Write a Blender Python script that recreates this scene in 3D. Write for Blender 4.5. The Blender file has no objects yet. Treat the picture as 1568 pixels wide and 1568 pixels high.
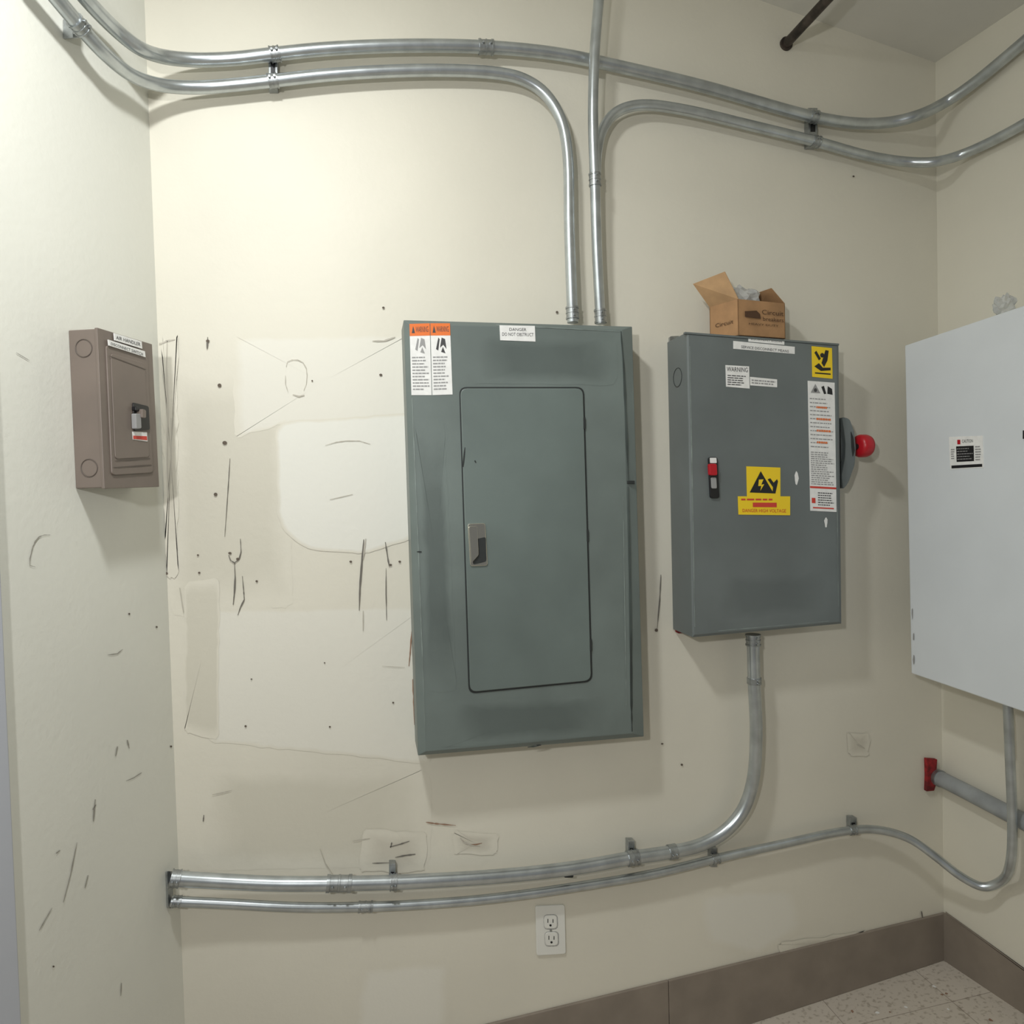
import bpy, bmesh, math, random
from mathutils import Vector, Matrix
random.seed(7)
scn=bpy.context.scene
try: scn.view_settings.view_transform='Standard'
except Exception: pass

# ---------------- camera (surveyed from the photo) ----------------
F=1050.0; C=784.0                     # focal length / centre, photo measured on a 1568 grid (=1932 frame /1.232)
D=1.7
YAW,PIT,ROL=math.radians(12),math.radians(-1.5),math.radians(1.5)
fw=Vector((math.sin(YAW)*math.cos(PIT),math.cos(YAW)*math.cos(PIT),math.sin(PIT)))
r0=Vector((math.cos(YAW),-math.sin(YAW),0)); u0=r0.cross(fw)
rt=r0*math.cos(ROL)-u0*math.sin(ROL); up=u0*math.cos(ROL)+r0*math.sin(ROL)
CAM=Vector((0,-D,0))
def ray(u,v): return (fw+rt*((u-C)/F)+up*((C-v)/F))
def hit(u,v,p,n):
    r=ray(u,v); t=(p-CAM).dot(n)/r.dot(n); return CAM+r*t
NB=Vector((0,-1,0)); NR=Vector((-1,0,0))
PHI=math.radians(18); NL=Vector((math.cos(PHI),-math.sin(PHI),0))
def B(u,v,d=0.0): return hit(u,v,Vector((0,-d,0)),NB)
CAM.z=-B(1448,1467).z
XL=B(252,784).x; XR=B(1439,784).x
def L(u,v,d=0.0): return hit(u,v,Vector((XL,0,0))+NL*d,NL)
def R(u,v,d=0.0): return hit(u,v,Vector((XR-d,0,0)),NR)
print('CAM',CAM,'XL',XL,'XR',XR)

cd=bpy.data.cameras.new('camera'); cam=bpy.data.objects.new('camera',cd); scn.collection.objects.link(cam)
m=Matrix((rt,up,-fw)).transposed().to_4x4(); m.translation=CAM; cam.matrix_world=m
cd.sensor_width=36; cd.lens=36*F/1568; cd.clip_start=0.02; scn.camera=cam

# ---------------- materials ----------------
def lin(c): return tuple(((x/255)/12.92 if x<=10 else ((x/255+0.055)/1.055)**2.4) for x in c)+(1,)
def mat(name,c,rough=0.5,metal=0.0,var=0.0,scale=8,bump=0.0,bscale=200,c2=None,spec=None,detail=5,stretch=None,mix=None,amax=1):
    M=bpy.data.materials.new(name); M.use_nodes=True; nt=M.node_tree; b=nt.nodes['Principled BSDF']
    b.inputs['Base Color'].default_value=lin(c); b.inputs['Roughness'].default_value=rough; b.inputs['Metallic'].default_value=metal
    if spec is not None: b.inputs['Specular IOR Level'].default_value=spec
    colsock=None
    if var>0 or c2 or bump>0:
        tc=nt.nodes.new('ShaderNodeTexCoord'); src=tc.outputs['Object']
        if stretch:
            mp=nt.nodes.new('ShaderNodeMapping'); mp.inputs['Scale'].default_value=stretch
            nt.links.new(src,mp.inputs[0]); src=mp.outputs[0]
    if var>0 or c2:
        n=nt.nodes.new('ShaderNodeTexNoise'); n.inputs['Scale'].default_value=scale; n.inputs['Detail'].default_value=detail
        nt.links.new(src,n.inputs['Vector'])
        r=nt.nodes.new('ShaderNodeValToRGB'); nt.links.new(n.outputs['Fac'],r.inputs[0])
        a=c2 if c2 else tuple(max(0,x*(1-var)) for x in c)
        bb=c if c2 else tuple(min(255,x*(1+var)) for x in c)
        r.color_ramp.elements[0].position=0.35; r.color_ramp.elements[1].position=0.65
        r.color_ramp.elements[0].color=lin(a); r.color_ramp.elements[1].color=lin(bb)
        nt.links.new(r.outputs[0],b.inputs['Base Color']); colsock=r.outputs[0]
    if bump>0:
        n2=nt.nodes.new('ShaderNodeTexNoise'); n2.inputs['Scale'].default_value=bscale; n2.inputs['Detail'].default_value=3
        nt.links.new(src,n2.inputs['Vector'])
        bp=nt.nodes.new('ShaderNodeBump'); bp.inputs['Strength'].default_value=bump; bp.inputs['Distance'].default_value=0.002
        nt.links.new(n2.outputs['Fac'],bp.inputs['Height']); nt.links.new(bp.outputs[0],b.inputs['Normal'])
    if mix:   # feathered coat: base paint blends into another tone by the 'fade' attribute
        at=nt.nodes.new('ShaderNodeAttribute'); at.attribute_name='fade'
        n=nt.nodes.new('ShaderNodeTexNoise'); n.inputs['Scale'].default_value=12; n.inputs['Detail'].default_value=6
        nt.links.new(src,n.inputs['Vector'])
        a=nt.nodes.new('ShaderNodeMath'); a.operation='MULTIPLY_ADD'; nt.links.new(n.outputs['Fac'],a.inputs[0]); a.inputs[1].default_value=1.0; a.inputs[2].default_value=-0.5
        s=nt.nodes.new('ShaderNodeMath'); s.operation='MULTIPLY_ADD'; nt.links.new(at.outputs['Fac'],s.inputs[0]); s.inputs[1].default_value=1.4; nt.links.new(a.outputs[0],s.inputs[2])
        mr=nt.nodes.new('ShaderNodeMapRange'); nt.links.new(s.outputs[0],mr.inputs['Value']); mr.inputs['From Min'].default_value=0.25; mr.inputs['From Max'].default_value=1.1; mr.inputs['To Max'].default_value=amax
        mx=nt.nodes.new('ShaderNodeMix'); mx.data_type='RGBA'; nt.links.new(mr.outputs[0],mx.inputs[0]); nt.links.new(colsock,mx.inputs[6]); mx.inputs[7].default_value=lin(mix)
        nt.links.new(mx.outputs[2],b.inputs['Base Color'])
    return M
WALL=dict(c=(218,214,200),rough=0.5,var=0.018,scale=2.0,bump=0.25,bscale=70,spec=0.35)
PANEL=dict(c=(108,118,115),rough=0.42,var=0.06,scale=4,bump=0.05,bscale=300)
SWC=dict(c=(104,111,111),rough=0.42,var=0.04,scale=5,bump=0.05,bscale=300)
m_wall=mat('wall_paint',**WALL)
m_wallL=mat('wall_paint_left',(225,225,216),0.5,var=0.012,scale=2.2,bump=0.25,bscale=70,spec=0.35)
m_ceil=mat('ceiling_paint',(212,210,202),0.8,var=0.02,scale=3,bump=0.1)
m_patch=mat('patch_paint',mix=(226,225,216),amax=1,**WALL)
m_patch2=mat('patch_paint_warm',mix=(225,223,213),amax=.7,**WALL)
m_patch3=mat('patch_paint_dull',mix=(202,198,183),amax=.7,**WALL)
m_smear=mat('wall_smear',mix=(182,176,162),amax=.45,**WALL)
m_soot=mat('panel_smudge',mix=(72,80,78),amax=.5,**PANEL)
m_sootsw=mat('switch_smudge',mix=(76,83,83),amax=.35,**SWC)
m_base=mat('baseboard_vinyl',(136,126,115),0.5,var=0.04,scale=12)
m_panel=mat('panel_grey_enamel',**PANEL)
m_door=mat('panel_door_enamel',(104,115,112),0.4,var=0.05,scale=4,bump=0.05,bscale=300)
m_sw=mat('switch_grey_enamel',**SWC)
m_grime=mat('panel_edge_grime',(62,70,68),0.5,var=0.25,scale=30,stretch=(1,1,.15))
m_pale=mat('panel_edge_wear',(130,140,136),0.5,var=0.1,scale=30)
m_dark=mat('dark_gap',(38,42,42),0.6)
m_black=mat('black_plastic',(24,24,26),0.4)
m_white=mat('label_white',(232,232,230),0.45,var=0.02,scale=60)
m_ink=mat('label_ink',(66,66,68),0.6)
m_link=mat('label_light_ink',(150,150,150),0.6)
m_orange=mat('label_orange',(226,116,50),0.5)
m_yel=mat('label_yellow',(240,206,36),0.5)
m_red=mat('red_plastic',(178,20,34),0.35)
m_redl=mat('label_red',(205,64,50),0.5)
m_brown=mat('breaker_box_taupe',(118,107,99),0.42,var=0.03,scale=10)
m_browni=mat('breaker_box_taupe_edge',(88,79,72),0.5)
m_steel=mat('galvanised_steel',(190,196,199),0.30,metal=0.85,var=0.05,scale=25)
m_steel2=mat('steel_fitting',(165,169,170),0.36,metal=0.85,var=0.08,scale=60)
m_dpipe=mat('dark_pipe',(62,55,50),0.5,metal=0.3,var=0.3,scale=40)
m_flex=mat('grey_pipe',(148,152,154),0.5,var=0.05,scale=20)
m_chrome=mat('chrome',(225,222,208),0.22,metal=1.0)
m_cab=mat('cabinet_white',(214,219,223),0.42,var=0.01,scale=6)
m_card=mat('cardboard',(168,130,92),0.8,var=0.06,scale=20)
m_card2=mat('cardboard_inner',(190,154,114),0.8,var=0.05,scale=20)
m_cardd=mat('cardboard_dark',(82,58,40),0.9)
m_scuff=mat('scuff_dark',(112,108,101),0.8)
m_scuffl=mat('scuff_light',(186,181,169),0.8)
m_scuffb=mat('scuff_brown',(148,118,98),0.8)
m_hole=mat('hole_dark',(98,88,78),0.9)
m_outlet=mat('outlet_white',(226,226,220),0.35)
m_trim=mat('trim_bluegrey',(190,194,204),0.5)
m_fire=mat('firestop_red',(128,26,30),0.75,var=0.25,scale=60,bump=0.6,bscale=80)
m_plas=mat('clear_plastic',(225,228,228),0.15); m_plas.node_tree.nodes['Principled BSDF'].inputs['Transmission Weight'].default_value=0.5
m_plas.node_tree.nodes['Principled BSDF'].inputs['Alpha'].default_value=0.7
def floor_mat():
    M=bpy.data.materials.new('floor_vinyl_tile'); M.use_nodes=True; nt=M.node_tree; b=nt.nodes['Principled BSDF']
    tc=nt.nodes.new('ShaderNodeTexCoord')
    mp=nt.nodes.new('ShaderNodeMapping'); mp.inputs['Rotation'].default_value=(0,0,0.1); nt.links.new(tc.outputs['Object'],mp.inputs[0])
    br=nt.nodes.new('ShaderNodeTexBrick'); br.offset=0; br.inputs['Scale'].default_value=1
    br.inputs['Brick Width'].default_value=0.305; br.inputs['Row Height'].default_value=0.305; br.inputs['Mortar Size'].default_value=0.0011
    br.inputs['Color1'].default_value=lin((203,194,182)); br.inputs['Color2'].default_value=lin((196,187,175)); br.inputs['Mortar'].default_value=lin((150,140,128))
    nt.links.new(mp.outputs[0],br.inputs['Vector'])
    n=nt.nodes.new('ShaderNodeTexNoise'); n.inputs['Scale'].default_value=85; n.inputs['Detail'].default_value=4; nt.links.new(tc.outputs['Object'],n.inputs['Vector'])
    r=nt.nodes.new('ShaderNodeValToRGB'); r.color_ramp.elements[0].position=0.34; r.color_ramp.elements[1].position=0.46
    r.color_ramp.elements[0].color=lin((190,184,176)); r.color_ramp.elements[1].color=(1,1,1,1); nt.links.new(n.outputs['Fac'],r.inputs[0])
    mx=nt.nodes.new('ShaderNodeMix'); mx.data_type='RGBA'; mx.blend_type='MULTIPLY'; mx.inputs[0].default_value=0.6
    nt.links.new(br.outputs['Color'],mx.inputs[6]); nt.links.new(r.outputs[0],mx.inputs[7]); nt.links.new(mx.outputs[2],b.inputs['Base Color'])
    b.inputs['Roughness'].default_value=0.65
    return M
m_floor=floor_mat()

# ---------------- mesh helpers ----------------
def obj(name,verts,faces,mt,parent=None,bev=0,smooth=False,seg=2,recalc=True):
    me=bpy.data.meshes.new(name); me.from_pydata([tuple(v) for v in verts],[],faces); me.update()
    if recalc:
        bm=bmesh.new(); bm.from_mesh(me); bmesh.ops.recalc_face_normals(bm,faces=bm.faces[:]); bm.to_mesh(me); bm.free()
    if smooth:
        for p in me.polygons: p.use_smooth=True
    o=bpy.data.objects.new(name,me); scn.collection.objects.link(o); me.materials.append(mt)
    if bev>0:
        md=o.modifiers.new('bevel','BEVEL'); md.width=bev; md.segments=seg; md.limit_method='ANGLE'; md.angle_limit=math.radians(40)
    if parent: o.parent=parent
    return o
def group(name):
    e=bpy.data.objects.new(name,None); e.empty_display_size=0.05; scn.collection.objects.link(e); return e
def prism_pts(name,front,N,depth,mt,parent=None,bev=0,seg=2):
    n=len(front); v=list(front)+[p-N*depth for p in front]
    f=[tuple(range(n)),tuple(range(2*n-1,n-1,-1))]+[(i,(i+1)%n,n+(i+1)%n,n+i) for i in range(n)]
    return obj(name,v,f,mt,parent,bev,seg=seg)
NORM={B:NB,L:NL,R:NR}
def prism(name,S,pts,d,depth,mt,parent=None,bev=0,seg=2):
    return prism_pts(name,[S(u,v,d) for u,v in pts],NORM[S],depth,mt,parent,bev,seg)
def rr(c,r,n=5):
    out=[]; k=len(c)
    for i in range(k):
        p=Vector(c[i]); a=Vector(c[i-1]); b=Vector(c[(i+1)%k])
        s=p+(a-p).normalized()*r; e=p+(b-p).normalized()*r
        for j in range(n+1):
            t=j/n; q=s*(1-t)**2+p*2*t*(1-t)+e*t*t; out.append((q.x,q.y))
    return out
def rect(x0,y0,x1,y1,sk=0.0,sh=0.0):
    return [(x0,y0),(x1,y0+sh*(x1-x0)),(x1+sk*(y1-y0),y1+sh*(x1-x0)),(x0+sk*(y1-y0),y1)]
def ellipse(cx,cy,a,b,n=24,ph=0): return [(cx+a*math.cos(2*math.pi*i/n+ph),cy+b*math.sin(2*math.pi*i/n+ph)) for i in range(n)]
def frustum(name,S,outer,inner,d0,d1,mt,parent,bev=0.0015):
    n=len(outer);N=NORM[S]
    o=[S(u,v,d0) for u,v in outer]; i_=[S(u,v,d1) for u,v in inner]; bk=[p-N*(d0) for p in o]
    v=bk+o+i_
    f=[tuple(range(n-1,-1,-1)),tuple(range(2*n,3*n))]
    for k in range(n):
        j=(k+1)%n; f+=[(k,j,n+j,n+k),(n+k,n+j,2*n+j,2*n+k)]
    return obj(name,v,f,mt,parent,bev)
def multi(name,S,polys,d,mt,parent=None):
    v=[];f=[]
    for p in polys:
        s=len(v); v+=[S(u,w,d) for u,w in p]; f.append(tuple(range(s,len(v))))
    return obj(name,v,f,mt,parent,recalc=False)
def soft(name,S,poly,d,mt,parent=None,k=.8):
    cx=sum(p[0] for p in poly)/len(poly); cy=sum(p[1] for p in poly)/len(poly); n=len(poly)
    inn=[(cx+(p[0]-cx)*k,cy+(p[1]-cy)*k) for p in poly]
    v=[S(u,w,d) for u,w in poly]+[S(u,w,d) for u,w in inn]+[S(cx,cy,d)]
    f=[(i,(i+1)%n,n+(i+1)%n,n+i) for i in range(n)]+[(n+i,n+(i+1)%n,2*n) for i in range(n)]
    o=obj(name,v,f,mt,parent,recalc=False)
    at=o.data.attributes.new('fade','FLOAT','POINT')
    for i in range(2*n+1): at.data[i].value=0.0 if i<n else 1.0
    return o
def bil(q,s,t):
    a=Vector(q[0]).lerp(Vector(q[1]),s); b=Vector(q[3]).lerp(Vector(q[2]),s); r=a.lerp(b,t); return (r.x,r.y)
def micro(name,S,q,rows,d,mt,parent,word=(0.05,0.16),fill=0.5,ragged=True,gap=0.03):
    polys=[]
    for i in range(rows):
        t0=(i+(1-fill)/2)/rows; t1=t0+fill/rows; s=0; end=random.uniform(0.65,1) if ragged else 1
        while s<end:
            w=min(random.uniform(*word),end-s)
            polys.append([bil(q,s,t0),bil(q,s+w,t0),bil(q,s+w,t1),bil(q,s,t1)]); s+=w+gap
    return multi(name,S,polys,d,mt,parent)
def text(name,S,q,s,d,mt,parent):
    cu=bpy.data.curves.new('t','FONT'); cu.body=s; cu.resolution_u=2; to=bpy.data.objects.new('t',cu); scn.collection.objects.link(to)
    dg=bpy.context.evaluated_depsgraph_get(); me=to.evaluated_get(dg).to_mesh()
    vs=[v.co.copy() for v in me.vertices]; fs=[tuple(p.vertices) for p in me.polygons]
    bpy.data.objects.remove(to)
    x0=min(v.x for v in vs);x1=max(v.x for v in vs);y0=min(v.y for v in vs);y1=max(v.y for v in vs)
    out=[]
    for v in vs:
        u,w=bil(q,(v.x-x0)/(x1-x0),1-(v.y-y0)/(y1-y0)); out.append(S(u,w,d))
    return obj(name,out,fs,mt,parent,recalc=False)
def catmull(P,n=10):
    P=[P[0]*2-P[1]]+P+[P[-1]*2-P[-2]]; out=[]
    for i in range(1,len(P)-2):
        p0,p1,p2,p3=P[i-1:i+3]
        t0=0;t1=t0+max((p1-p0).length,1e-5)**.5;t2=t1+max((p2-p1).length,1e-5)**.5;t3=t2+max((p3-p2).length,1e-5)**.5
        for j in range(n):
            t=t1+(t2-t1)*j/n
            A1=p0*((t1-t)/(t1-t0))+p1*((t-t0)/(t1-t0)); A2=p1*((t2-t)/(t2-t1))+p2*((t-t1)/(t2-t1)); A3=p2*((t3-t)/(t3-t2))+p3*((t-t2)/(t3-t2))
            B1=A1*((t2-t)/(t2-t0))+A2*((t-t0)/(t2-t0)); B2=A2*((t3-t)/(t3-t1))+A3*((t-t1)/(t3-t1))
            out.append(B1*((t2-t)/(t2-t1))+B2*((t-t1)/(t2-t1)))
    out.append(P[-2]); return out
def smooth(P,it=12):
    for _ in range(it):
        P=[P[0]]+[(P[i-1]+P[i]*2+P[i+1])/4 for i in range(1,len(P)-1)]+[P[-1]]
    return P
def tube(name,pts,r,mt,parent=None,n=18,cap=True):
    rs=r if isinstance(r,list) else [r]*len(pts)
    T=[(pts[min(i+1,len(pts)-1)]-pts[max(i-1,0)]).normalized() for i in range(len(pts))]
    a=Vector((0,0,1)) if abs(T[0].z)<0.9 else Vector((1,0,0)); nrm=(a-T[0]*a.dot(T[0])).normalized()
    v=[];f=[]
    for i,p in enumerate(pts):
        nrm=(nrm-T[i]*nrm.dot(T[i])).normalized(); b=T[i].cross(nrm)
        for k in range(n):
            an=2*math.pi*k/n; v.append(p+(nrm*math.cos(an)+b*math.sin(an))*rs[i])
    for i in range(len(pts)-1):
        for k in range(n):
            f.append((i*n+k,i*n+(k+1)%n,(i+1)*n+(k+1)%n,(i+1)*n+k))
    if cap: f+=[tuple(range(n-1,-1,-1)),tuple(range((len(pts)-1)*n,len(pts)*n))]
    o=obj(name,v,f,mt,parent,smooth=True)
    md=o.modifiers.new('es','EDGE_SPLIT'); md.split_angle=math.radians(50)
    return o
def fitting(name,path,target,r,length,parent,mt=None,lips=True):
    mt=mt or m_steel2
    i=min(range(len(path)),key=lambda k:(path[k]-target).length); i=max(1,min(len(path)-2,i))
    t=(path[i+1]-path[i-1]).normalized(); p=path[i]
    h=length/2
    if lips:
        ds=[-h,-h*0.72,-h*0.7,-h*0.1,-h*0.08,h*0.08,h*0.1,h*0.7,h*0.72,h]; rs=[r*1.22,r*1.22,r*1.12,r*1.12,r*1.2,r*1.2,r*1.12,r*1.12,r*1.22,r*1.22]
    else:
        ds=[-h,h]; rs=[r*1.15]*2
    tube(name,[p+t*x for x in ds],rs,mt,parent)
    side=t.cross(Vector((0,0,1)));
    if side.length<0.3: side=Vector((0,-1,0))
    if side.y>0: side=-side
    side=side.normalized()
    for k,sx in enumerate((-0.5,0.5)):
        q=p+t*h*sx+side*r*1.05; tube(name+'_screw_%d'%k,[q,q+side*r*0.45],r*0.2,mt,parent,n=8)

# ---------------- room ----------------
def plane3(a,b,c):
    n=(b-a).cross(c-a); 
    return lambda x,y: a.z-(n.x*(x-a.x)+n.y*(y-a.y))/n.z
ceil=plane3(B(1430,95),B(1168,2),R(1568,6))
flo=plane3(B(1448,1467),B(1140,1568),R(1568,1549))
YN=-3.0
lw=Vector((-math.sin(PHI),-math.cos(PHI),0))   # left wall direction toward the viewer
LN=Vector((XL,0,0))+lw*3.1
def zc(p): return Vector((p.x,p.y,ceil(p.x,p.y)))
def zf(p): return Vector((p.x,p.y,flo(p.x,p.y)))
cL,cR=Vector((XL,0,0)),Vector((XR,0,0)); nR=Vector((XR,YN,0))
prism_pts('wall_back',[zf(cL),zf(cR),zc(cR),zc(cL)],NB,0.1,m_wall)
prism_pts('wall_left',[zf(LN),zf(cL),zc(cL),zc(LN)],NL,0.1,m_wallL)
prism_pts('wall_right',[zf(cR),zf(nR),zc(nR),zc(cR)],NR,0.1,m_wall)
prism_pts('ceiling',[zc(cL),zc(cR),zc(nR),zc(LN)],Vector((0,0,-1)),0.1,m_ceil)
prism_pts('floor',[zf(cL),zf(cR),zf(nR),zf(LN)],Vector((0,0,1)),0.1,m_floor)
t1,t2=B(1446,1399,0.008),B(800,1557,0.008)
zt=lambda x:t1.z+(t2.z-t1.z)*(x-t1.x)/(t2.x-t1.x)
seamx=B(1022,1500).x
def bb(name,xa,xb,par):
    prism_pts(name,[Vector((xa,-.008,flo(xa,-.008))),Vector((xb,-.008,flo(xb,-.008))),Vector((xb,-.008,zt(xb))),Vector((xa,-.008,zt(xa)))],NB,0.008,m_base,par,bev=0.002)
g=group('baseboard_back'); bb('base_strip_1',XL+0.002,seamx-0.0006,g); bb('base_strip_2',seamx+0.0006,XR-0.002,g)
r1,r2=R(1447,1399,.008),R(1568,1488,.008)
zr=lambda y:r1.z+(r2.z-r1.z)*(y-r1.y)/(r2.y-r1.y)
x=XR-.008
prism_pts('baseboard_right',[Vector((x,y,z)) for y,z in ((-.009,flo(x,0)),(-2.9,flo(x,-2.9)),(-2.9,r1.z-0.02),(-.6,zr(-.6)),(-.009,zr(-.009)))],NR,0.008,m_base,None,bev=0.002)
a=zf(cL+lw*0.02)+NL*0.008; b=zf(LN-lw*0.1)+NL*0.008
prism_pts('baseboard_left',[a,b,b+Vector((0,0,.12)),a+Vector((0,0,.2))],NL,0.008,m_base,None,bev=0.002)
e1=L(2,880,0.012)
p=e1.copy(); q=p+lw*0.12
prism_pts('trim_1',[Vector((p.x,p.y,flo(p.x,p.y)+.2)),Vector((q.x,q.y,flo(q.x,q.y)+.2)),Vector((q.x,q.y,CAM.z+.85)),Vector((p.x,p.y,CAM.z+.85))],NL,0.012,m_trim,None,bev=0.003)

# repaint patches (soft, feathered roller paint), thin coats well separated in depth
def wob(pts,a=2.5):
    out=[];n=len(pts)
    for i in range(n):
        p=Vector(pts[i]);q=Vector(pts[(i+1)%n]); k=max(1,int((q-p).length/14))
        for j in range(k):
            s=p.lerp(q,j/k); out.append((s.x+random.uniform(-a,a),s.y+random.uniform(-a,a)))
    return out
g=group('wall_paint_patch')
soft('patch_dull_b',B,wob(rr([(258,560),(440,550),(450,930),(262,945)],20),2),0.0004,m_patch3,g,.55)
soft('patch_upper',B,wob(rr([(356,516),(640,510),(640,640),(430,650),(360,670)],8),2),0.0008,m_patch2,g,.85)
soft('patch_middle',B,wob(rr([(422,646),(640,632),(640,822),(562,848),(468,842),(426,806)],22),1.2),0.0014,m_patch,g,.93)
soft('patch_lower',B,wob(rr([(320,934),(655,928),(660,1170),(320,1136)],8),1.5),0.0008,m_patch2,g,.93)
soft('patch_dull',B,wob(rr([(284,890),(336,885),(334,1134),(282,1120)],10),1.5),0.0014,m_patch3,g,.8)
soft('patch_dull_c',B,wob(rr([(300,1172),(660,1180),(660,1325),(300,1335)],20),2),0.0004,m_patch3,g,.5)
soft('patch_right',B,wob(rr([(1065,1368),(1222,1360),(1230,1425),(1160,1465),(1075,1445)],16),2),0.0004,m_patch2,g,.7)
soft('patch_bottom',B,wob(rr([(550,1482),(688,1470),(690,1575),(540,1605)],14),2),0.0004,m_patch2,g,.7)

def ribbon(S,pts,w,d):
    P=[Vector(p) for p in pts]
    dense=[]
    for i in range(len(P)-1):
        for j in range(4): dense.append(P[i].lerp(P[i+1],j/4))
    dense.append(P[-1]); n=len(dense); Lf=[];Rt=[]
    for i,p in enumerate(dense):
        t=(dense[min(i+1,n-1)]-dense[max(i-1,0)]).normalized(); nn=Vector((-t.y,t.x))
        ww=w*0.5*(0.35+0.65*math.sin(math.pi*(i+.5)/n))*random.uniform(.6,1.3)
        Lf.append(p+nn*ww); Rt.append(p-nn*ww)
    q=[]
    for i in range(n-1): q.append([tuple(Lf[i]),tuple(Lf[i+1]),tuple(Rt[i+1]),tuple(Rt[i])])
    return q
dk=[([(352,702),(350,735),(347,780),(344,822)],1.3),([(368,825),(369,845),(366,856),(359,862),(353,858),(350,850)],1.9),([(359,862),(360,885),(359,905),(357,926)],2.4),([(371,882),(373,905),(374,918),(368,930),(364,942)],1.8),
([(557,826),(554,860),(551,900),(550,935)],2.6),([(590,830),(593,850),(596,868)],2.4),([(591,870),(591,910),(592,950)],1.4),([(1012,880),(1010,920),(1006,965)],1.7),
([(318,516),(317,534)],2.6),([(597,1297),(612,1293),(627,1288)],2),([(605,1313),(620,1310),(636,1308)],2.4),
([(312,1248),(311,1258)],2),([(1411,1395),(1413,1408)],2),([(570,1322),(600,1321)],1.6),([(600,1290),(598,1298)],2)]
li=[([(498,682),(515,677),(530,675),(550,675),(567,680)],1.4),([(505,765),(540,757)],1.3),([(438,562),(440,554),(447,551),(456,551),(464,555),(469,564),(470,575),(469,588),(465,598)],1.2),([(448,604),(458,607),(466,605)],2.6),([(441,600),(437,588),(437,575)],1),
([(243,526),(250,525),(256,522),(262,521),(268,520)],3),([(256,522),(255,560),(256,600),(257,640),(256,700),(258,780)],2.8),
([(556,935),(556,966)],1.8),([(560,825),(558,840),(556,856)],2.6),([(570,522),(588,522),(597,519),(605,516)],2.6),([(325,1217),(340,1214),(355,1210)],1.8),([(540,1288),(566,1284)],2),([(705,1283),(710,1290),(720,1294),(735,1296)],2.2),([(490,1300),(498,1322),(510,1340)],1.2),
([(262,640),(262,740)],1.8),([(1312,1140),(1324,1146)],2.6),([(262,1130),(266,1210)],1.8),([(585,1020),(620,1022)],1),([(275,900),(281,938)],1.6)]
br=[([(652,1259),(665,1261),(675,1262),(698,1264)],2.4),([(706,1285),(712,1291),(720,1294),(730,1293),(738,1291)],2),([(631,962),(629,985),(628,1000),(626,1020)],2.4),([(632,1040),(634,1075),(635,1110)],3),([(617,520),(620,560)],1.8),([(622,640),(623,700)],2.2),([(1205,1462),(1228,1458),(1250,1452),(1290,1440)],2.4),([(1295,1443),(1315,1436)],2)]
g=group('wall_scuff_marks')
multi('scuffs_dark',B,sum([ribbon(B,p,w,0) for p,w in dk],[]),0.0032,m_scuff,g)
multi('scuffs_light',B,sum([ribbon(B,p,w,0) for p,w in li],[]),0.0030,m_scuffl,g)
multi('scuffs_brown',B,sum([ribbon(B,p,w,0) for p,w in br],[]),0.0028,m_scuffb,g)
dots=[(336,590,3),(344,678,3.6),(330,757,2.8),(303,850,1.7),(305,877,1.9),(583,574,2.4),(587,471,2),(853,478,2),(393,890,1.9),(255,878,2.2),(537,860,2.1),(612,860,2.1),(385,1040,1.4),(505,1113,1.6),(602,1076,1.6),(376,1112,1.8),(1014,1139,1.9),(1044,1171,1.9),(1005,965,2.6),(1307,270,1.7),(352,847,2.6),(364,856,2.6),(598,865,2.3),(318,522,2.8),(478,583,1.3),(497,1015,1.2)]
multi('screw_holes',B,[ellipse(x,y,r,r*random.uniform(.7,1),10) for x,y,r in dots],0.0034,m_hole,g)
for i,q in enumerate([[(555,1270),(655,1275),(650,1335),(550,1335)],[(695,1272),(765,1277),(760,1308),(695,1308)],[(248,510),(272,510),(272,885),(254,885)],[(1298,1120),(1332,1123),(1330,1160),(1298,1157)],[(1190,1445),(1330,1425),(1335,1445),(1200,1470)]]):
    soft('smear_%d'%i,B,wob(rr(q,8),2),0.0019+.0001*i,m_smear,g,.25)
ldk=[([(146,1224),(143,1258)],2.2),([(142,1240),(147,1232)],1.8),([(118,1290),(113,1315),(108,1340),(97,1382)],1.4),([(195,1133),(198,1146)],1.8),([(180,1143),(177,1158)],1.7),([(77,819),(68,819),(60,822),(54,829),(50,838),(46,855),(46,866),(54,868)],1.5),([(165,1003),(180,1001),(188,994)],1.5),([(193,1196),(205,1191),(217,1183)],1.5),([(135,1340),(130,1360)],1.4),([(186,1505),(185,1525)],1.4),([(25,540),(45,552)],1.2),([(86,1307),(92,1302)],2),([(60,1425),(80,1390)],1.2)]
m_scuffm=mat('scuff_mid',(152,148,140),0.8)
multi('scuffs_left_wall',L,sum([ribbon(L,p,w,0) for p,w in ldk],[]),0.0013,m_scuffm,g)
multi('holes_left_wall',L,[ellipse(x,y,r,r,10) for x,y,r in [(198,940,1.5),(240,960,1.5),(82,1480,1.6),(262,1143,1.6)]],0.0014,m_hole,g)

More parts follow.
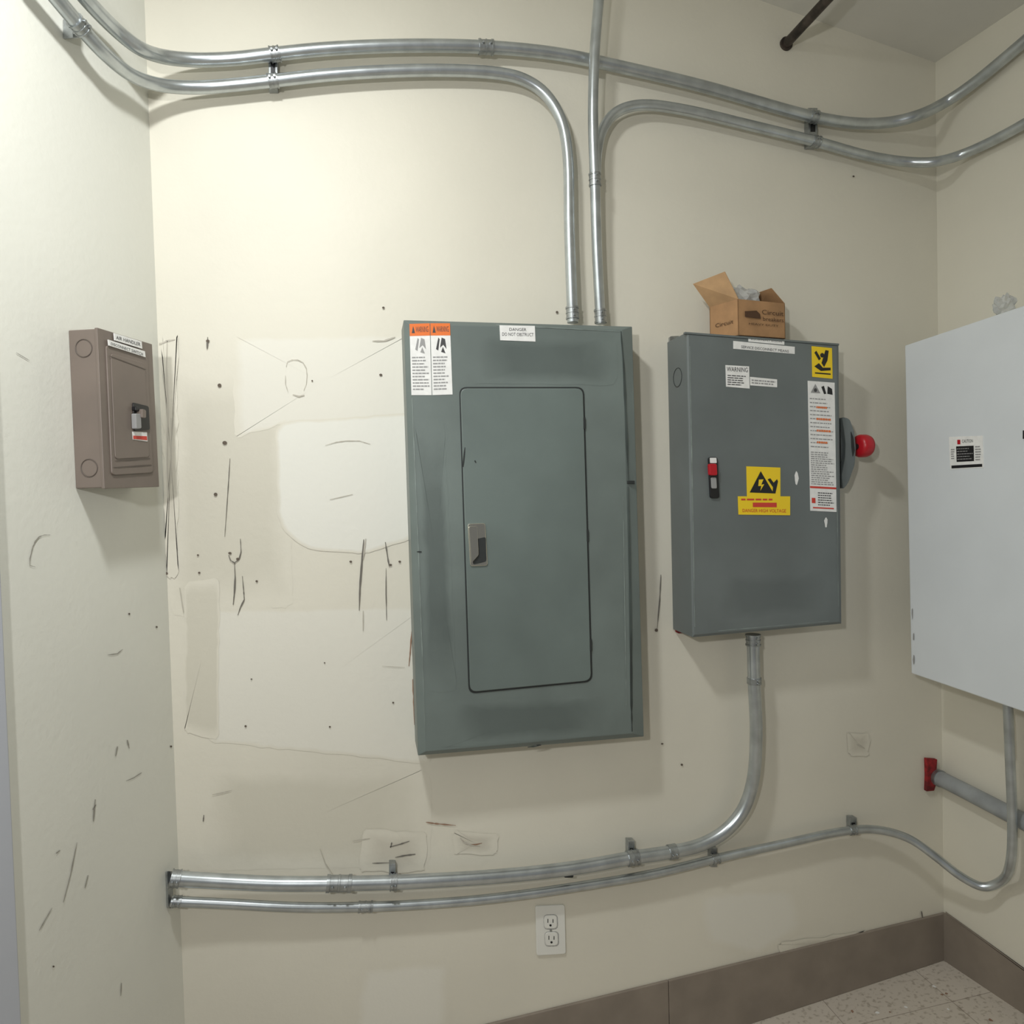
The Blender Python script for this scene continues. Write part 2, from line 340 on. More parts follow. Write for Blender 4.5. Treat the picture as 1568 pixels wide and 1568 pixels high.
# ---------------- main electrical panel ----------------
g=group('electrical_panel')
frustum('cover',B,[(618,490),(968,500),(986,1128),(640,1157)],[(628,496),(953,505),(969,1123),(652,1151)],0.096,0.108,m_panel,g)
prism('door_gap',B,rr([(703,592.5),(894.5,592.5),(907.5,1044),(717.5,1062.5)],12),0.1092,0.002,m_dark,g)
prism('door',B,rr([(705,594.5),(892.7,594.5),(905.2,1042),(720,1059.8)],11),0.1128,0.006,m_door,g,bev=0.0015)
for i,(x,y) in enumerate([(894.5,648),(899.5,820),(904.5,988)]):
    prism('hinge_%d'%i,B,rect(x-1.5,y-9,x+2,y+9,.02),0.1130,0.004,m_dark,g,bev=0.0005)
prism('latch_plate',B,rr([(716,802),(743,801),(747,866),(720,867)],4),0.1165,0.006,m_chrome,g,bev=0.0012)
prism('latch_recess',B,rr([(727,826),(744,822),(745,860),(724,865)],4),0.1172,0.0015,m_dark,g)
prism('latch_paddle',B,rr([(718,806),(731,806),(733,850),(722,862)],3),0.122,0.006,m_chrome,g,bev=0.0015)
GD=.1090
multi('edge_scratch',B,sum([ribbon(B,p,w,0) for p,w in [([(951,507),(955,560),(959,650),(962,735)],3.4),([(962,745),(964,850),(966,980),(967,1080),(968,1120)],3.4),([(808,1144),(825,1142)],2)]],[]),GD,m_grime,g)
multi('edge_wear',B,sum([ribbon(B,p,w,0) for p,w in [([(631,610),(641,850),(651,1120)],1.3),([(954,760),(959,1080)],1.2),([(760,497.5),(950,507.5)],1.3)]],[]),GD+.0003,m_pale,g)
for i,q in enumerate([[(670,1075),(940,1062),(946,1124),(672,1146)],[(720,512),(945,515),(945,590),(720,588)],[(636,640),(680,640),(700,1060),(654,1060)]]):
    soft('cover_smudge_%d'%i,B,wob(rr(q,14),1.5),.1084,m_soot,g,.35)
prism('edge_tab',B,rect(961,736,972,741),0.1095,0.008,m_dark,g,bev=0.001)
multi('door_scratches',B,sum([ribbon(B,p,w,0) for p,w in [([(712,685),(709,715)],2.4),([(727,705),(729,709)],2)]],[]),0.1135,m_dark,g)
multi('cover_marks',B,[ellipse(642,845,4,1.2,10),ellipse(825,1141,4,1,10)],0.1094,m_dark,g)
for i,(q) in enumerate([[(627,496),(658,495),(661,605),(630,605)],[(659,495),(689,495),(693,604),(662,605)]]):
    prism('sticker_%d'%i,B,q,0.1090,0.001,m_white,g)
    prism('sticker_header_%d'%i,B,[bil(q,0,0),bil(q,1,0),bil(q,1,.17),bil(q,0,.17)],0.1094,0.001,m_orange,g)
    text('sticker_title_%d'%i,B,[bil(q,.3,.04),bil(q,.92,.04),bil(q,.92,.12),bil(q,.3,.12)],'WARNING',0.1098,m_ink,g)
    multi('sticker_icon_%d'%i,B,[[bil(q,.1,.13),bil(q,.18,.03),bil(q,.26,.13)]],0.1098,m_ink,g)
    multi('sticker_art_%d'%i,B,[[bil(q,.25,.36),bil(q,.38,.2),bil(q,.45,.22),bil(q,.36,.38)],[bil(q,.45,.34),bil(q,.55,.2),bil(q,.72,.22),bil(q,.78,.36),bil(q,.62,.3)],[bil(q,.5,.4),bil(q,.6,.33),bil(q,.72,.42)]],0.1095,m_link if i==0 else m_ink,g)
    micro('sticker_text_%d'%i,B,[bil(q,.08,.45),bil(q,.92,.45),bil(q,.92,.94),bil(q,.08,.94)],11,0.1095,m_link,g,word=(.1,.3),fill=.4)
prism('name_label',B,[(765,498),(819,499),(820,523),(766,521)],0.1096,0.0016,m_white,g)
text('name_text_a',B,[(780,502),(806,502.5),(806,507),(780,506.5)],'DANGER',0.1101,m_ink,g)
text('name_text_b',B,[(769,509),(817,510),(817,515),(769,514)],'DO NOT OBSTRUCT',0.1101,m_ink,g)

# ---------------- conduits ----------------
def path(pts,it=6):
    return smooth(catmull([S(u,v,d) for S,u,v,d in pts],10),it)
r1in=0.0145
A=path([(L,85,-60,.04),(L,133,0,.04),(L,180,48,.04),(B,212,73,.13),(B,250,87,.07),(B,300,92,.04),(B,360,90,.035),(B,412,84,.035),(B,500,75,.035),(B,620,70,.035),(B,745,72,.035),(B,850,82,.035),(B,930,98,.035),(B,1080,133,.035),(B,1180,162,.035),(B,1245,179,.035),(B,1310,189,.037),(B,1365,187,.05),(B,1405,177,.085),(R,1445,158,.06),(R,1485,132,.035),(R,1568,64,.03),(R,1640,0,.03)],8)
Bc=path([(L,40,-60,.04),(L,90,2,.04),(L,120,38,.04),(L,160,82,.045),(B,205,117,.12),(B,250,131,.065),(B,300,134,.04),(B,360,130,.035),(B,417,124,.035),(B,500,115,.035),(B,600,109,.035),(B,690,108,.035),(B,760,112,.035),(B,800,121,.035),(B,833,142,.035),(B,858,180,.037),(B,869,230,.04),(B,872,350,.045),(B,877,494,.05)],4)
Cc=path([(B,912,275,.04),(B,914,235,.038),(B,922,200,.036),(B,942,173,.035),(B,978,161,.035),(B,1040,167,.035),(B,1140,190,.035),(B,1250,217,.035),(B,1330,239,.037),(B,1390,248,.06),(B,1430,248,.1),(R,1475,236,.04),(R,1568,190,.03),(R,1660,130,.03)],4)
Dc=path([(B,923,-60,.085),(B,916,10,.085),(B,910,90,.083),(B,908,180,.075),(B,911,275,.062),(B,914,380,.055),(B,920,496,.052)],4)
def strut(gg,S,u0_,v0,u1,v1,d,depth=None,k=[0]):
    k[0]+=1
    prism('strut_channel_%d'%k[0],S,rect(u0_,v0,u1,v1),d,(depth or d)-.001,m_steel2,gg,bev=.001)
    w=(u1-u0_)
    prism('strut_slot_%d'%k[0],S,rect(u0_+w*.25,v0+(v1-v0)*.3,u1-w*.25,v0+(v1-v0)*.62),d+.001,.002,m_black,gg)
    prism('strut_bolt_%d'%k[0],S,ellipse((u0_+u1)/2,v0+(v1-v0)*.72,3,3,8),d+.006,.006,m_steel2,gg)
for nm,P,r in (('conduit',A,r1in),('conduit',Bc,r1in*.95),('conduit',Cc,r1in*.9),('conduit',Dc,r1in*.88)):
    gg=group(nm); tube('pipe',P,r,m_steel,gg)
    if P is A:
        fitting('coupling_1',P,B(745,72,.035),r,.036,gg)
        fitting('strap_1',P,B(418,83,.035),r,.022,gg); fitting('strap_2',P,B(1245,179,.035),r,.022,gg)
        strut(gg,B,411,72,425,136,.02); strut(gg,B,1238,165,1252,224,.02)
    if P is Bc:
        fitting('strap_1',P,B(417,124,.035),r,.022,gg); fitting('strap_2',P,L(120,38,.04),r,.022,gg)
        fitting('end_connector',P,B(877,486,.05),r,.03,gg)
        strut(gg,L,112,28,126,58,.022)
    if P is Cc: fitting('strap_1',P,B(1247,216,.035),r,.022,gg)
    if P is Dc:
        fitting('coupling_1',P,B(911,275,.062),r,.03,gg); fitting('end_connector',P,B(919.5,488,.052),r,.034,gg)
gg=group('sprinkler_pipe'); p0=B(1203,68,0); tube('pipe',[p0+Vector((0,y,0)) for y in (0,-.3,-.8,-2.0)],.0125,m_dpipe,gg)
tube('escutcheon',[p0+Vector((0,0,0)),p0+Vector((0,-.006,0))],.018,m_dpipe,gg)

Fc=path([(B,262,1345,.055),(B,330,1349,.045),(B,420,1353,.04),(B,500,1353,.04),(B,600,1351,.04),(B,760,1342,.04),(B,880,1329,.04),(B,970,1313,.04),(B,1030,1304,.04),(B,1072,1294,.04),(B,1110,1273,.042),(B,1138,1240,.045),(B,1153,1195,.05),(B,1158,1120,.055),(B,1155,1050,.055),(B,1153,972,.055)],4)
Gc=path([(B,262,1380,.05),(B,350,1384,.04),(B,450,1389,.035),(B,540,1389,.03),(B,640,1385,.03),(B,760,1375,.03),(B,900,1355,.03),(B,1000,1338,.03),(B,1095,1315,.03),(B,1200,1292,.03),(B,1290,1273,.03),(B,1340,1270,.04),(B,1390,1283,.07),(B,1430,1310,.11),(B,1470,1341,.155),(B,1505,1358,.19),(B,1532,1350,.22),(R,1548,1318,.07),(R,1550,1250,.07),(R,1547,1170,.07),(R,1543,1070,.07)],4)
gg=group('conduit'); tube('pipe',Fc,.0165,m_steel,gg)
fitting('coupling_1',Fc,B(518,1353,.04),.0165,.058,gg); fitting('coupling_2',Fc,B(1030,1304,.04),.0165,.022,gg,lips=False)
fitting('strap_1',Fc,B(601,1351,.04),.0165,.016,gg); fitting('strap_2',Fc,B(970,1313,.04),.0165,.03,gg)
fitting('end_connector',Fc,B(272,1346,.055),.0165,.02,gg); fitting('end_connector_top',Fc,B(1153,978,.055),.0165,.03,gg)
fitting('joint',Fc,B(1155,1040,.055),.0165,.016,gg,lips=False)
strut(gg,B,596,1323,606,1364,.022); strut(gg,B,962,1288,972,1325,.022)
gg=group('conduit'); tube('pipe',Gc,.0112,m_steel,gg)
fitting('coupling_1',Gc,B(556,1389,.03),.0112,.034,gg); fitting('strap_1',Gc,B(1097,1315,.03),.0112,.02,gg); fitting('strap_2',Gc,B(1306,1271,.03),.0112,.02,gg)
fitting('end_connector',Gc,B(270,1381,.05),.0112,.018,gg)
strut(gg,B,1088,1298,1098,1328,.018); strut(gg,B,1302,1252,1312,1278,.018)
prism('wall_flange',L,rr([(256,1334),(264,1334),(266,1391),(258,1391)],2),.005,.004,m_steel2,gg)
gg=group('pipe_hanger'); prism('clip',B,rr(rect(864,1337,878,1344),2),.045,.02,m_dark,gg)

# ---------------- safety switch ----------------
g=group('safety_switch')
sd=0.115
frustum('body',B,[(1051,509),(1284,527),(1288.5,955),(1060,976)],[(1054,513),(1281,530),(1285,952),(1063,972)],sd-.004,sd,m_sw,g,bev=.001)
prism('top_lip',B,[(1049,508),(1285,526),(1285,529),(1049,511)],sd+.002,.01,m_sw,g,bev=.0006)
multi('edge_wear',B,sum([ribbon(B,p,w,0) for p,w in [([(1056,530),(1060,740),(1064,960)],1.4),([(1100,966),(1270,951)],1.2),([(1282,780),(1284,930)],1.2)]],[]),sd+.0007,m_pale,g)
soft('smudge',B,wob(rr([(1085,880),(1275,870),(1278,940),(1085,958)],20),1.5),sd+.0003,m_sootsw,g,.35)
prism('mount_tab',B,rr([(1026,515),(1040,514),(1040,526),(1026,527)],2),.01,.009,m_steel2,g)
prism('mount_tab_low',B,rr([(1036,958),(1052,957),(1053,969),(1037,970)],3),.012,.011,m_fire,g)
def ringx(name,R0,par,org,ax,mt):
    pts=[org+ax*(R0*math.cos(a))+Vector((0,0,R0*math.sin(a))) for a in [2*math.pi*i/24 for i in range(25)]]
    tube(name,pts,.0009,mt,par,n=6,cap=False)
zk=B(1040,578,sd/2).z
xk=(B(1051,509,sd-.004).x+ (B(1060,976,sd-.004).x-B(1051,509,sd-.004).x)*0.14)
ringx('knockout',.024,g,Vector((xk-.0003,-sd*.5,zk)),Vector((0,1,0)),m_dark)
def lab(name,q,mt=m_white,d=sd+.0010): return prism(name,B,q,d,.0012,mt,g)
T=sd+.0015
lab('title_label',[(1123,522),(1217,531),(1217,542),(1123,534)])
text('title_text',B,[(1135,529),(1208,536),(1208,540),(1135,533)],'SERVICE DISCONNECT MEANS',T,m_ink,g)
lab('upper_label',[(1146,516),(1201,521),(1201,528),(1146,523)],d=sd+.0006); text('upper_text',B,[(1150,518),(1197,522.5),(1197,525),(1150,520.5)],'EQUIPMENT ROOM',T-.0004,m_ink,g)
lab('warning_label',[(1111,559),(1147,561),(1148,595),(1112,592)])
text('warning_title',B,[(1113,561.5),(1145,563),(1145,570),(1113,568.5)],'WARNING',T,m_ink,g)
micro('warning_text',B,[(1114,573),(1146,575),(1146,592),(1114,590)],5,T,m_ink,g,word=(.1,.3),fill=.4)
lab('strip_label',[(1148.5,577),(1190,581),(1190,593),(1149,590)],d=sd+.0007); micro('strip_text',B,[(1151,580),(1188,583),(1188,591),(1151,588)],2,T-.0003,m_link,g)
lab('yellow_label_top',[(1243,530),(1274,533),(1275,580),(1244,577)],m_yel)
multi('pictogram_top',B,[[(1247,540),(1250,537),(1257,549),(1254,552)],[(1258,556),(1264,536),(1269,537),(1267,552),(1262,562)],[(1247,561),(1254,556),(1260,563),(1272,563),(1272,567),(1257,568)],[(1248,570),(1272,572),(1272,574),(1248,572)]],T,m_black,g)
multi('pictogram_head',B,[ellipse(1259,544,3.2,3.6,10)],T+.0003,m_black,g)
lq=[(1237,583),(1278,586),(1281,784),(1241,782)]
lab('long_label',lq)
multi('long_triangles',B,[[bil(lq,.1,.09),bil(lq,.28,.02),bil(lq,.46,.09)]],T,m_link,g)
multi('long_triangles_b',B,[[bil(lq,.5,.04),bil(lq,.6,.03),bil(lq,.68,.09),bil(lq,.6,.095)],[bil(lq,.72,.09),bil(lq,.74,.03),bil(lq,.9,.05),bil(lq,.92,.095)]],T,m_black,g)
multi('long_icons',B,[ellipse(*bil(lq,.28,.068),2.5,3,10)],T+.0003,m_ink,g)
for k,t in enumerate((.24,.33,.42,.51)): micro('long_head_%d'%k,B,[bil(lq,.3,t-.052),bil(lq,.86,t-.052),bil(lq,.86,t-.03),bil(lq,.3,t-.03)],1,T+.0003,m_orange,g,fill=.7)
micro('long_text_a',B,[bil(lq,.06,.12),bil(lq,.94,.12),bil(lq,.94,.52),bil(lq,.06,.52)],13,T,m_link,g,fill=.25)
micro('long_text_b',B,[bil(lq,.06,.54),bil(lq,.94,.54),bil(lq,.94,.8),bil(lq,.06,.8)],16,T,m_link,g,fill=.45)
micro('long_text_c',B,[bil(lq,.3,.85),bil(lq,.94,.85),bil(lq,.94,.96),bil(lq,.3,.96)],6,T,m_ink,g,fill=.4)
multi('long_divider',B,[[bil(lq,0,.81),bil(lq,1,.81),bil(lq,1,.825),bil(lq,0,.825)],[bil(lq,.1,.97),bil(lq,.9,.97),bil(lq,.9,.98),bil(lq,.1,.98)]],T,m_redl,g)
multi('long_red',B,[[bil(lq,.06,.9),bil(lq,.2,.9),bil(lq,.2,.94),bil(lq,.06,.94)]],T,m_redl,g)
yq=[(1143,714),(1195,716),(1195,763),(1144,761)]
lab('yellow_label',yq,m_yel)
multi('hazard_triangle',B,[[bil(yq,.08,.85),bil(yq,.42,.14),bil(yq,.8,.85)]],T,m_black,g)
multi('hazard_mark',B,[[bil(yq,.36,.42),bil(yq,.5,.4),bil(yq,.43,.58),bil(yq,.52,.56),bil(yq,.4,.78),bil(yq,.43,.62),bil(yq,.34,.63)]],T+.0004,m_yel,g)
multi('hazard_figure',B,[[bil(yq,.62,.4),bil(yq,.7,.36),bil(yq,.8,.5),bil(yq,.9,.38),bil(yq,.93,.45),bil(yq,.85,.85),bil(yq,.76,.85),bil(yq,.78,.65)]],T+.0002,m_black,g)
y2=[(1130,760),(1210,760),(1210,789),(1131,788)]
lab('danger_label',y2,m_yel,sd+.0014)
micro('danger_text_a',B,[bil(y2,.06,.08),bil(y2,.94,.08),bil(y2,.94,.26),bil(y2,.06,.26)],1,T+.0005,m_redl,g)
multi('danger_band',B,[[bil(y2,.28,.34),bil(y2,.74,.34),bil(y2,.74,.58),bil(y2,.28,.58)]],T+.0005,m_redl,g)
text('danger_text_b',B,[bil(y2,.08,.68),bil(y2,.92,.68),bil(y2,.92,.86),bil(y2,.08,.86)],'DANGER HIGH VOLTAGE',T+.0005,m_redl,g)
prism('indicator_plate',B,rr([(1085,700),(1099,700),(1102,763),(1088,763)],4),sd+.006,.006,m_black,g,bev=.0012)
prism('indicator_top',B,rr([(1087,701),(1097,701),(1097.5,709),(1087.5,709)],1),sd+.007,.002,m_white,g)
prism('indicator_lever',B,rr([(1086,710),(1098,710),(1099,728),(1087,728)],3),sd+.016,.011,m_red,g,bev=.002)
prism('indicator_lower',B,rr([(1089,731),(1097,731),(1098,748),(1090,748)],2),sd+.009,.004,m_link,g,bev=.0008)
multi('paint_chips',B,[wob(ellipse(1220,732,2.6,11,9),1),wob(ellipse(1265,800,2.4,8,9),1)],sd+.0007,m_white,g)
prism('handle_base',B,[(1287,650),(1292,650),(1294,745),(1288,745)],.075,.045,m_sw,g,bev=.001)
prism('handle_arm',B,rr([(1289,638),(1301,641),(1308,660),(1311,685),(1309,712),(1299,740),(1291,750),(1289,728),(1294,700),(1295,680),(1292,655)],5),.088,.016,m_sw,g,bev=.002)
prism('handle_slot',B,rr([(1303,660),(1307,670),(1309,690),(1306,700),(1304,685)],2),.089,.002,m_dark,g)
kp=B(1308,684,.08); 
tube('knob_stem',[kp,kp+Vector((.02,0,0))],.008,m_black,g)
kn=B(1312,683,.08)
kx=[0,.003,.010,.026,.034,.038,.0395]; kr=[.020,.028,.031,.031,.028,.02,.005]
tube('knob',[kn+Vector((a,0,0)) for a in kx],kr,m_red,g,n=28)

# ---------------- cardboard box ----------------
g=group('cardboard_box')
o0=B(1131,514,.112)
A9=math.radians(9)
ex=Vector((math.cos(A9),math.sin(A9),0)); ey=Vector((-math.sin(A9)-0.28,math.cos(A9),0)).normalized(); 
Wd,H,Dp=.150,.088,.088
base=Vector((o0.x,o0.y,B(1131,512,.112).z+.001)); ez=Vector((0,0,1))
def P3(a,b,c): return base+ex*a+ey*b+ez*c
def slab(name,pts,n,t,mt): 
    return prism_pts(name,pts,n,t,mt,g)
slab('front_side',[P3(0,0,-.004),P3(Wd,0,-.004),P3(Wd,0,H),P3(0,0,H)],-ey,.002,m_card)
slab('left_side',[P3(0,0,-.004),P3(0,Dp,-.004),P3(0,Dp,H),P3(0,0,H)],-ex,.002,m_card)
slab('right_side',[P3(Wd,0,-.004),P3(Wd,Dp,-.004),P3(Wd,Dp,H),P3(Wd,0,H)],ex,.002,m_card)
slab('back_side',[P3(0,Dp,-.004),P3(Wd,Dp,-.004),P3(Wd,Dp,H),P3(0,Dp,H)],ey,.002,m_card)
slab('bottom',[P3(0,0,-.002),P3(Wd,0,-.002),P3(Wd,Dp,-.002),P3(0,Dp,-.002)],ez,.002,m_cardd)
slab('flap_left',[P3(0,0,H),P3(0,Dp,H),P3(-.055,Dp*.95,H+.055),P3(-.04,.0,H+.065)],-ex,.002,m_card2)
slab('flap_right',[P3(Wd,0,H),P3(Wd,Dp,H),P3(Wd-.035,Dp*.9,H+.035),P3(Wd-.042,.0,H+.036)],ex,.002,m_card)
slab('flap_back',[P3(0,Dp,H),P3(Wd,Dp,H),P3(Wd-.01,Dp+.01,H+.03),P3(.01,Dp+.01,H+.03)],ey,.002,m_card2)
def boxtext(s,a0,c0,a1,c1,mt,face='f'):
    cu=bpy.data.curves.new('t','FONT'); cu.body=s; cu.resolution_u=2; to=bpy.data.objects.new('t',cu); scn.collection.objects.link(to)
    dg=bpy.context.evaluated_depsgraph_get(); me=to.evaluated_get(dg).to_mesh(); vs=[v.co.copy() for v in me.vertices]; fs=[tuple(p.vertices) for p in me.polygons]; bpy.data.objects.remove(to)
    x0=min(v.x for v in vs);x1=max(v.x for v in vs);y0=min(v.y for v in vs);y1=max(v.y for v in vs)
    out=[]
    for v in vs:
        s_=a0+(a1-a0)*(v.x-x0)/(x1-x0); t_=c0+(c1-c0)*(v.y-y0)/(y1-y0)
        out.append(P3(s_,-.0028,t_) if face=='f' else P3(-.0028,Dp-s_,t_))
    obj('print',out,fs,mt,g,recalc=False)
boxtext('Circuit',.072,.054,.142,.066,m_cardd); boxtext('breakers',.075,.038,.142,.048,m_cardd)
boxtext('HEAVY DUTY',.03,.025,.125,.030,m_cardd); boxtext('Circuit',.02,.03,.075,.040,m_cardd,'l')
obj('print_block',[P3(.018,-.0028,.044),P3(.068,-.0028,.042),P3(.066,-.0028,.054),P3(.055,-.0028,.062),P3(.018,-.0028,.058)],[(0,1,2,3,4)],m_cardd,g,recalc=False)
def crumple(name,c,s,mt,par,seed):
    random.seed(seed); bm=bmesh.new(); bmesh.ops.create_icosphere(bm,subdivisions=3,radius=1)
    for v in bm.verts:
        k=random.uniform(.65,1.15); v.co=Vector((v.co.x*s[0],v.co.y*s[1],v.co.z*s[2]))*k+c
    me=bpy.data.meshes.new(name); bm.to_mesh(me); bm.free(); o=bpy.data.objects.new(name,me); scn.collection.objects.link(o); me.materials.append(mt); o.parent=par
crumple('plastic_bag',P3(.062,.045,H+.014),(.048,.03,.036),m_plas,g,3)

# ---------------- small breaker enclosure on left wall ----------------
g=group('breaker_enclosure')
bd=.06
prism('body',L,[(150,503),(232,528),(243,744),(161,747)],bd,bd,m_brown,g,bev=.002)
prism('cover_lip',L,[(149,501.5),(233,527),(244,745.5),(160,748.5)],bd+.003,.006,m_brown,g,bev=.001)
prism('door_raise',L,rr([(163,528),(226,546),(235,724),(172,728)],6),bd+.006,.004,m_brown,g,bev=.0015)
prism('door_recess',L,rr([(170,541),(222,556),(229,700),(177,703)],5),bd+.0075,.002,m_brown,g,bev=.001)
multi('rib_lines',L,sum([ribbon(L,p,w,0) for p,w in [([(176,706),(230,702)],2),([(175,716),(232,712)],2)]],[]),bd+.0068,m_browni,g)
multi('top_rib',L,sum([ribbon(L,[(168,545),(224,566)],1.6,0)],[]),bd+.0082,m_browni,g)
prism('title_label',L,[(175,510),(217,523),(218,534),(176,521)],bd+.0075,.002,m_white,g)
text('title_text',L,[(178,514),(215,525),(215,530),(178,519)],'AIR HANDLER',bd+.008,m_ink,g)
prism('second_label',L,[(166,520),(222,538),(223,547),(167,529)],bd+.0088,.002,m_white,g)
text('second_text',L,[(170,524),(219,540),(219,545),(170,528)],'DISCONNECT SWITCH',bd+.0093,m_ink,g)
prism('switch_plate',L,rr([(204,616),(228,622),(230,658),(206,660)],3),bd+.010,.003,m_black,g,bev=.0008)
prism('toggle_a',L,rr([(208,633),(216,634),(217,656),(209,657)],2),bd+.018,.01,m_link,g,bev=.001)
prism('toggle_b',L,rr([(218,626),(224,628),(224,640),(218,640)],2),bd+.022,.014,m_brown,g,bev=.001)
prism('toggle_c',L,rr([(208,622),(214,623),(214,629),(208,629)],2),bd+.016,.01,m_black,g,bev=.001)
prism('rating_label',L,[(203,661),(225,662),(226,676),(204,673)],bd+.0085,.002,m_white,g)
multi('rating_band',L,[[(204,667),(225,668),(225.5,674),(204,672)]],bd+.009,m_redl,g)
for i,zz in enumerate((533,716)):
    c=L(150+(zz-503)*.045,zz,bd)-NL*.03+lw*.0004; c.z=L(128,zz,bd/2).z
    pts=[c+NL*(.0165*math.cos(a))+Vector((0,0,.0165*math.sin(a))) for a in [2*math.pi*k/24 for k in range(25)]]
    tube('knockout_%d'%i,pts,.0009,m_browni,g,n=6,cap=False)

# ---------------- white cabinet on right wall ----------------
g=group('electrical_cabinet')
XC=.2
tl=R(1388,530,XC); bl=R(1398,1030,XC); yn=-.78
ztl=R(1568,470,XC); zbl=R(1568,1088,XC)
def zline(a,b,y): return a.z+(b.z-a.z)*(y-a.y)/(b.y-a.y)
xx=tl.x
prism_pts('body',[Vector((xx+.004,tl.y,tl.z)),Vector((xx+.004,yn,zline(tl,ztl,yn))),Vector((xx+.004,yn,zline(bl,zbl,yn))),Vector((xx+.004,bl.y,bl.z))],NR,XC-.004,m_cab,g,bev=.003)
prism_pts('door',[Vector((xx-.004,tl.y+.002,tl.z+.002)),Vector((xx-.004,yn,zline(tl,ztl,yn)+.002)),Vector((xx-.004,yn,zline(bl,zbl,yn)-.002)),Vector((xx-.004,bl.y+.002,bl.z-.002))],NR,.008,m_cab,g,bev=.003)
qd=XC+.005
cq=[(1453,669),(1505,667),(1506,716),(1455,719)]
prism('rating_label',R,cq,qd,.001,m_white,g)
multi('rating_block',R,[[bil(cq,.2,.3),bil(cq,.72,.3),bil(cq,.72,.78),bil(cq,.2,.78)],[bil(cq,.04,.88),bil(cq,.96,.88),bil(cq,.96,.97),bil(cq,.04,.97)]],qd+.0005,m_black,g)
micro('rating_lines',R,[bil(cq,.22,.34),bil(cq,.7,.34),bil(cq,.7,.74),bil(cq,.22,.74)],5,qd+.0009,m_link,g,fill=.3)
micro('rating_text',R,[bil(cq,.76,.3),bil(cq,.96,.3),bil(cq,.96,.78),bil(cq,.76,.78)],6,qd+.0006,m_link,g,word=(.3,.6))
micro('rating_text_b',R,[bil(cq,.04,.36),bil(cq,.16,.36),bil(cq,.16,.7),bil(cq,.04,.7)],5,qd+.0006,m_link,g,word=(.6,.9))
text('rating_title',R,[bil(cq,.38,.1),bil(cq,.7,.1),bil(cq,.7,.2),bil(cq,.38,.2)],'CAUTION',qd+.0006,m_ink,g)
multi('rating_red',R,[[bil(cq,.24,.1),bil(cq,.33,.1),bil(cq,.33,.24),bil(cq,.24,.24)]],qd+.0006,m_red,g)
prism('door_mark',R,rect(1566,659,1572,672),qd+.002,.003,m_black,g)
multi('chips',R,[wob(ellipse(1397,940,1.2,9,8),.5),wob(ellipse(1399,975,1.2,6,8),.5),wob(ellipse(1399,1010,1.4,8,8),.5)],qd+.0003,m_link,g)
gp=group('plastic_bag'); c=R(1538,478,XC-.06); crumple('bag',Vector((c.x,c.y,zline(tl,ztl,c.y)+.036)),(.028,.02,.028),m_plas,gp,9)

# fire-stopped pipe through wall
gg=group('wall_pipe'); pc=B(1431,1188,0)
P=catmull([pc+Vector((.0,-.003,0)),pc+Vector((.0,-.06,0)),pc+Vector((.0,-.2,-.003)),pc+Vector((.0,-.5,-.012)),pc+Vector((0,-1.0,-.02))],8)
tube('pipe',P,.022,m_flex,gg)
tube('collar',[pc+Vector((0,-.010,0)),pc+Vector((0,-.022,0))],.0245,m_steel2,gg)
random.seed(4)
pp=wob([(1420,1163),(1436,1164),(1436,1180),(1434,1196),(1430,1212),(1419,1213),(1421,1190)],1.6)
prism('firestop_putty',B,pp,.012,.0115,m_fire,gg,bev=.002)

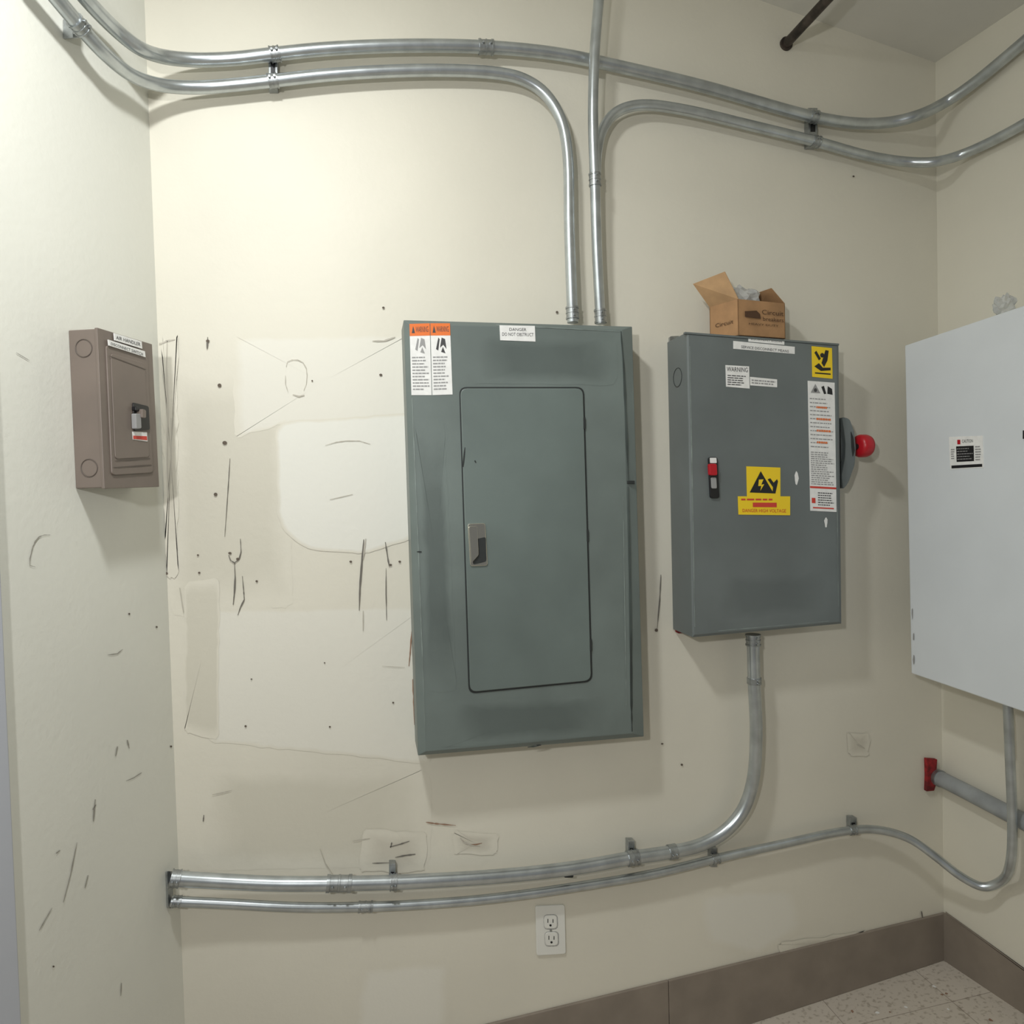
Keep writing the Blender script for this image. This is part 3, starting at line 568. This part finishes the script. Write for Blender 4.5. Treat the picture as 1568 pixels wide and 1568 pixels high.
# ---------------- duplex outlet ----------------
g=group('wall_outlet')
prism('cover_plate',B,rr([(820,1388),(865,1386),(867,1461),(822,1464)],4),.006,.0058,m_outlet,g,bev=.002)
for i,(cx,cy) in enumerate(((843,1412),(844.5,1438))):
    prism('receptacle_%d'%i,B,rr([(cx-9.5,cy-10),(cx+9.5,cy-10.5),(cx+10,cy+9.5),(cx-9,cy+10)],6),.0082,.004,m_outlet,g,bev=.0008)
    multi('slots_%d'%i,B,[rect(cx-4.6,cy-5,cx-3.4,cy+1),rect(cx+3.2,cy-4.5,cx+4.4,cy+1),ellipse(cx,cy+5,1.8,1.8,10)],.0087,m_black,g)
    multi('seam_%d'%i,B,ribbon(B,rr([(cx-10.5,cy-11),(cx+10.5,cy-11.5),(cx+11,cy+10.5),(cx-10,cy+11)],6)+[(cx-10.5,cy-5)],1.0,0),.0066,m_link,g)
prism('centre_screw',B,ellipse(843.7,1425,1.8,1.8,10),.0075,.003,m_steel2,g)

# floor debris
g=group('floor_debris')
random.seed(12)
for i in range(16):
    u=random.uniform(1250,1540); v=random.uniform(1500,1565)
    r=ray(u,v); t=1.0
    for _ in range(30):
        q=CAM+r*t; t+=(flo(q.x,q.y)-q.z)/r.z if abs(r.z)>1e-4 else 0
    q=CAM+r*t
    if q.x>XR-.03 or q.y>-.04: continue
    s=random.uniform(.003,.007)
    obj('chip_%d'%i,[q+Vector((s*math.cos(a)*random.uniform(.5,1.2),s*math.sin(a)*random.uniform(.5,1.2),.001)) for a in [k*math.pi/3 for k in range(6)]],[tuple(range(6))],m_scuffb if i%2 else m_white,g,recalc=False)

# ---------------- lights ----------------
def area(name,loc,size,power,target,col=(1,1,1),sy=None):
    ld=bpy.data.lights.new(name,'AREA'); ld.energy=power; ld.size=size; ld.color=col
    if sy: ld.shape='RECTANGLE'; ld.size_y=sy
    o=bpy.data.objects.new(name,ld); scn.collection.objects.link(o); o.location=loc
    o.rotation_euler=(Vector(target)-Vector(loc)).to_track_quat('-Z','Y').to_euler(); return o
area('ceiling_lamp',(-.22,-1.0,2.62),.14,16,(-.35,-.55,0.9),(.98,1,.99))
area('room_lamp',(-.5,-2.0,1.75),.07,12.5,(-.0,0,1.3),(1,.995,.975))
w=bpy.data.worlds.new('world'); scn.world=w; w.use_nodes=True
w.node_tree.nodes['Background'].inputs[0].default_value=(.95,.97,1,1); w.node_tree.nodes['Background'].inputs[1].default_value=.15
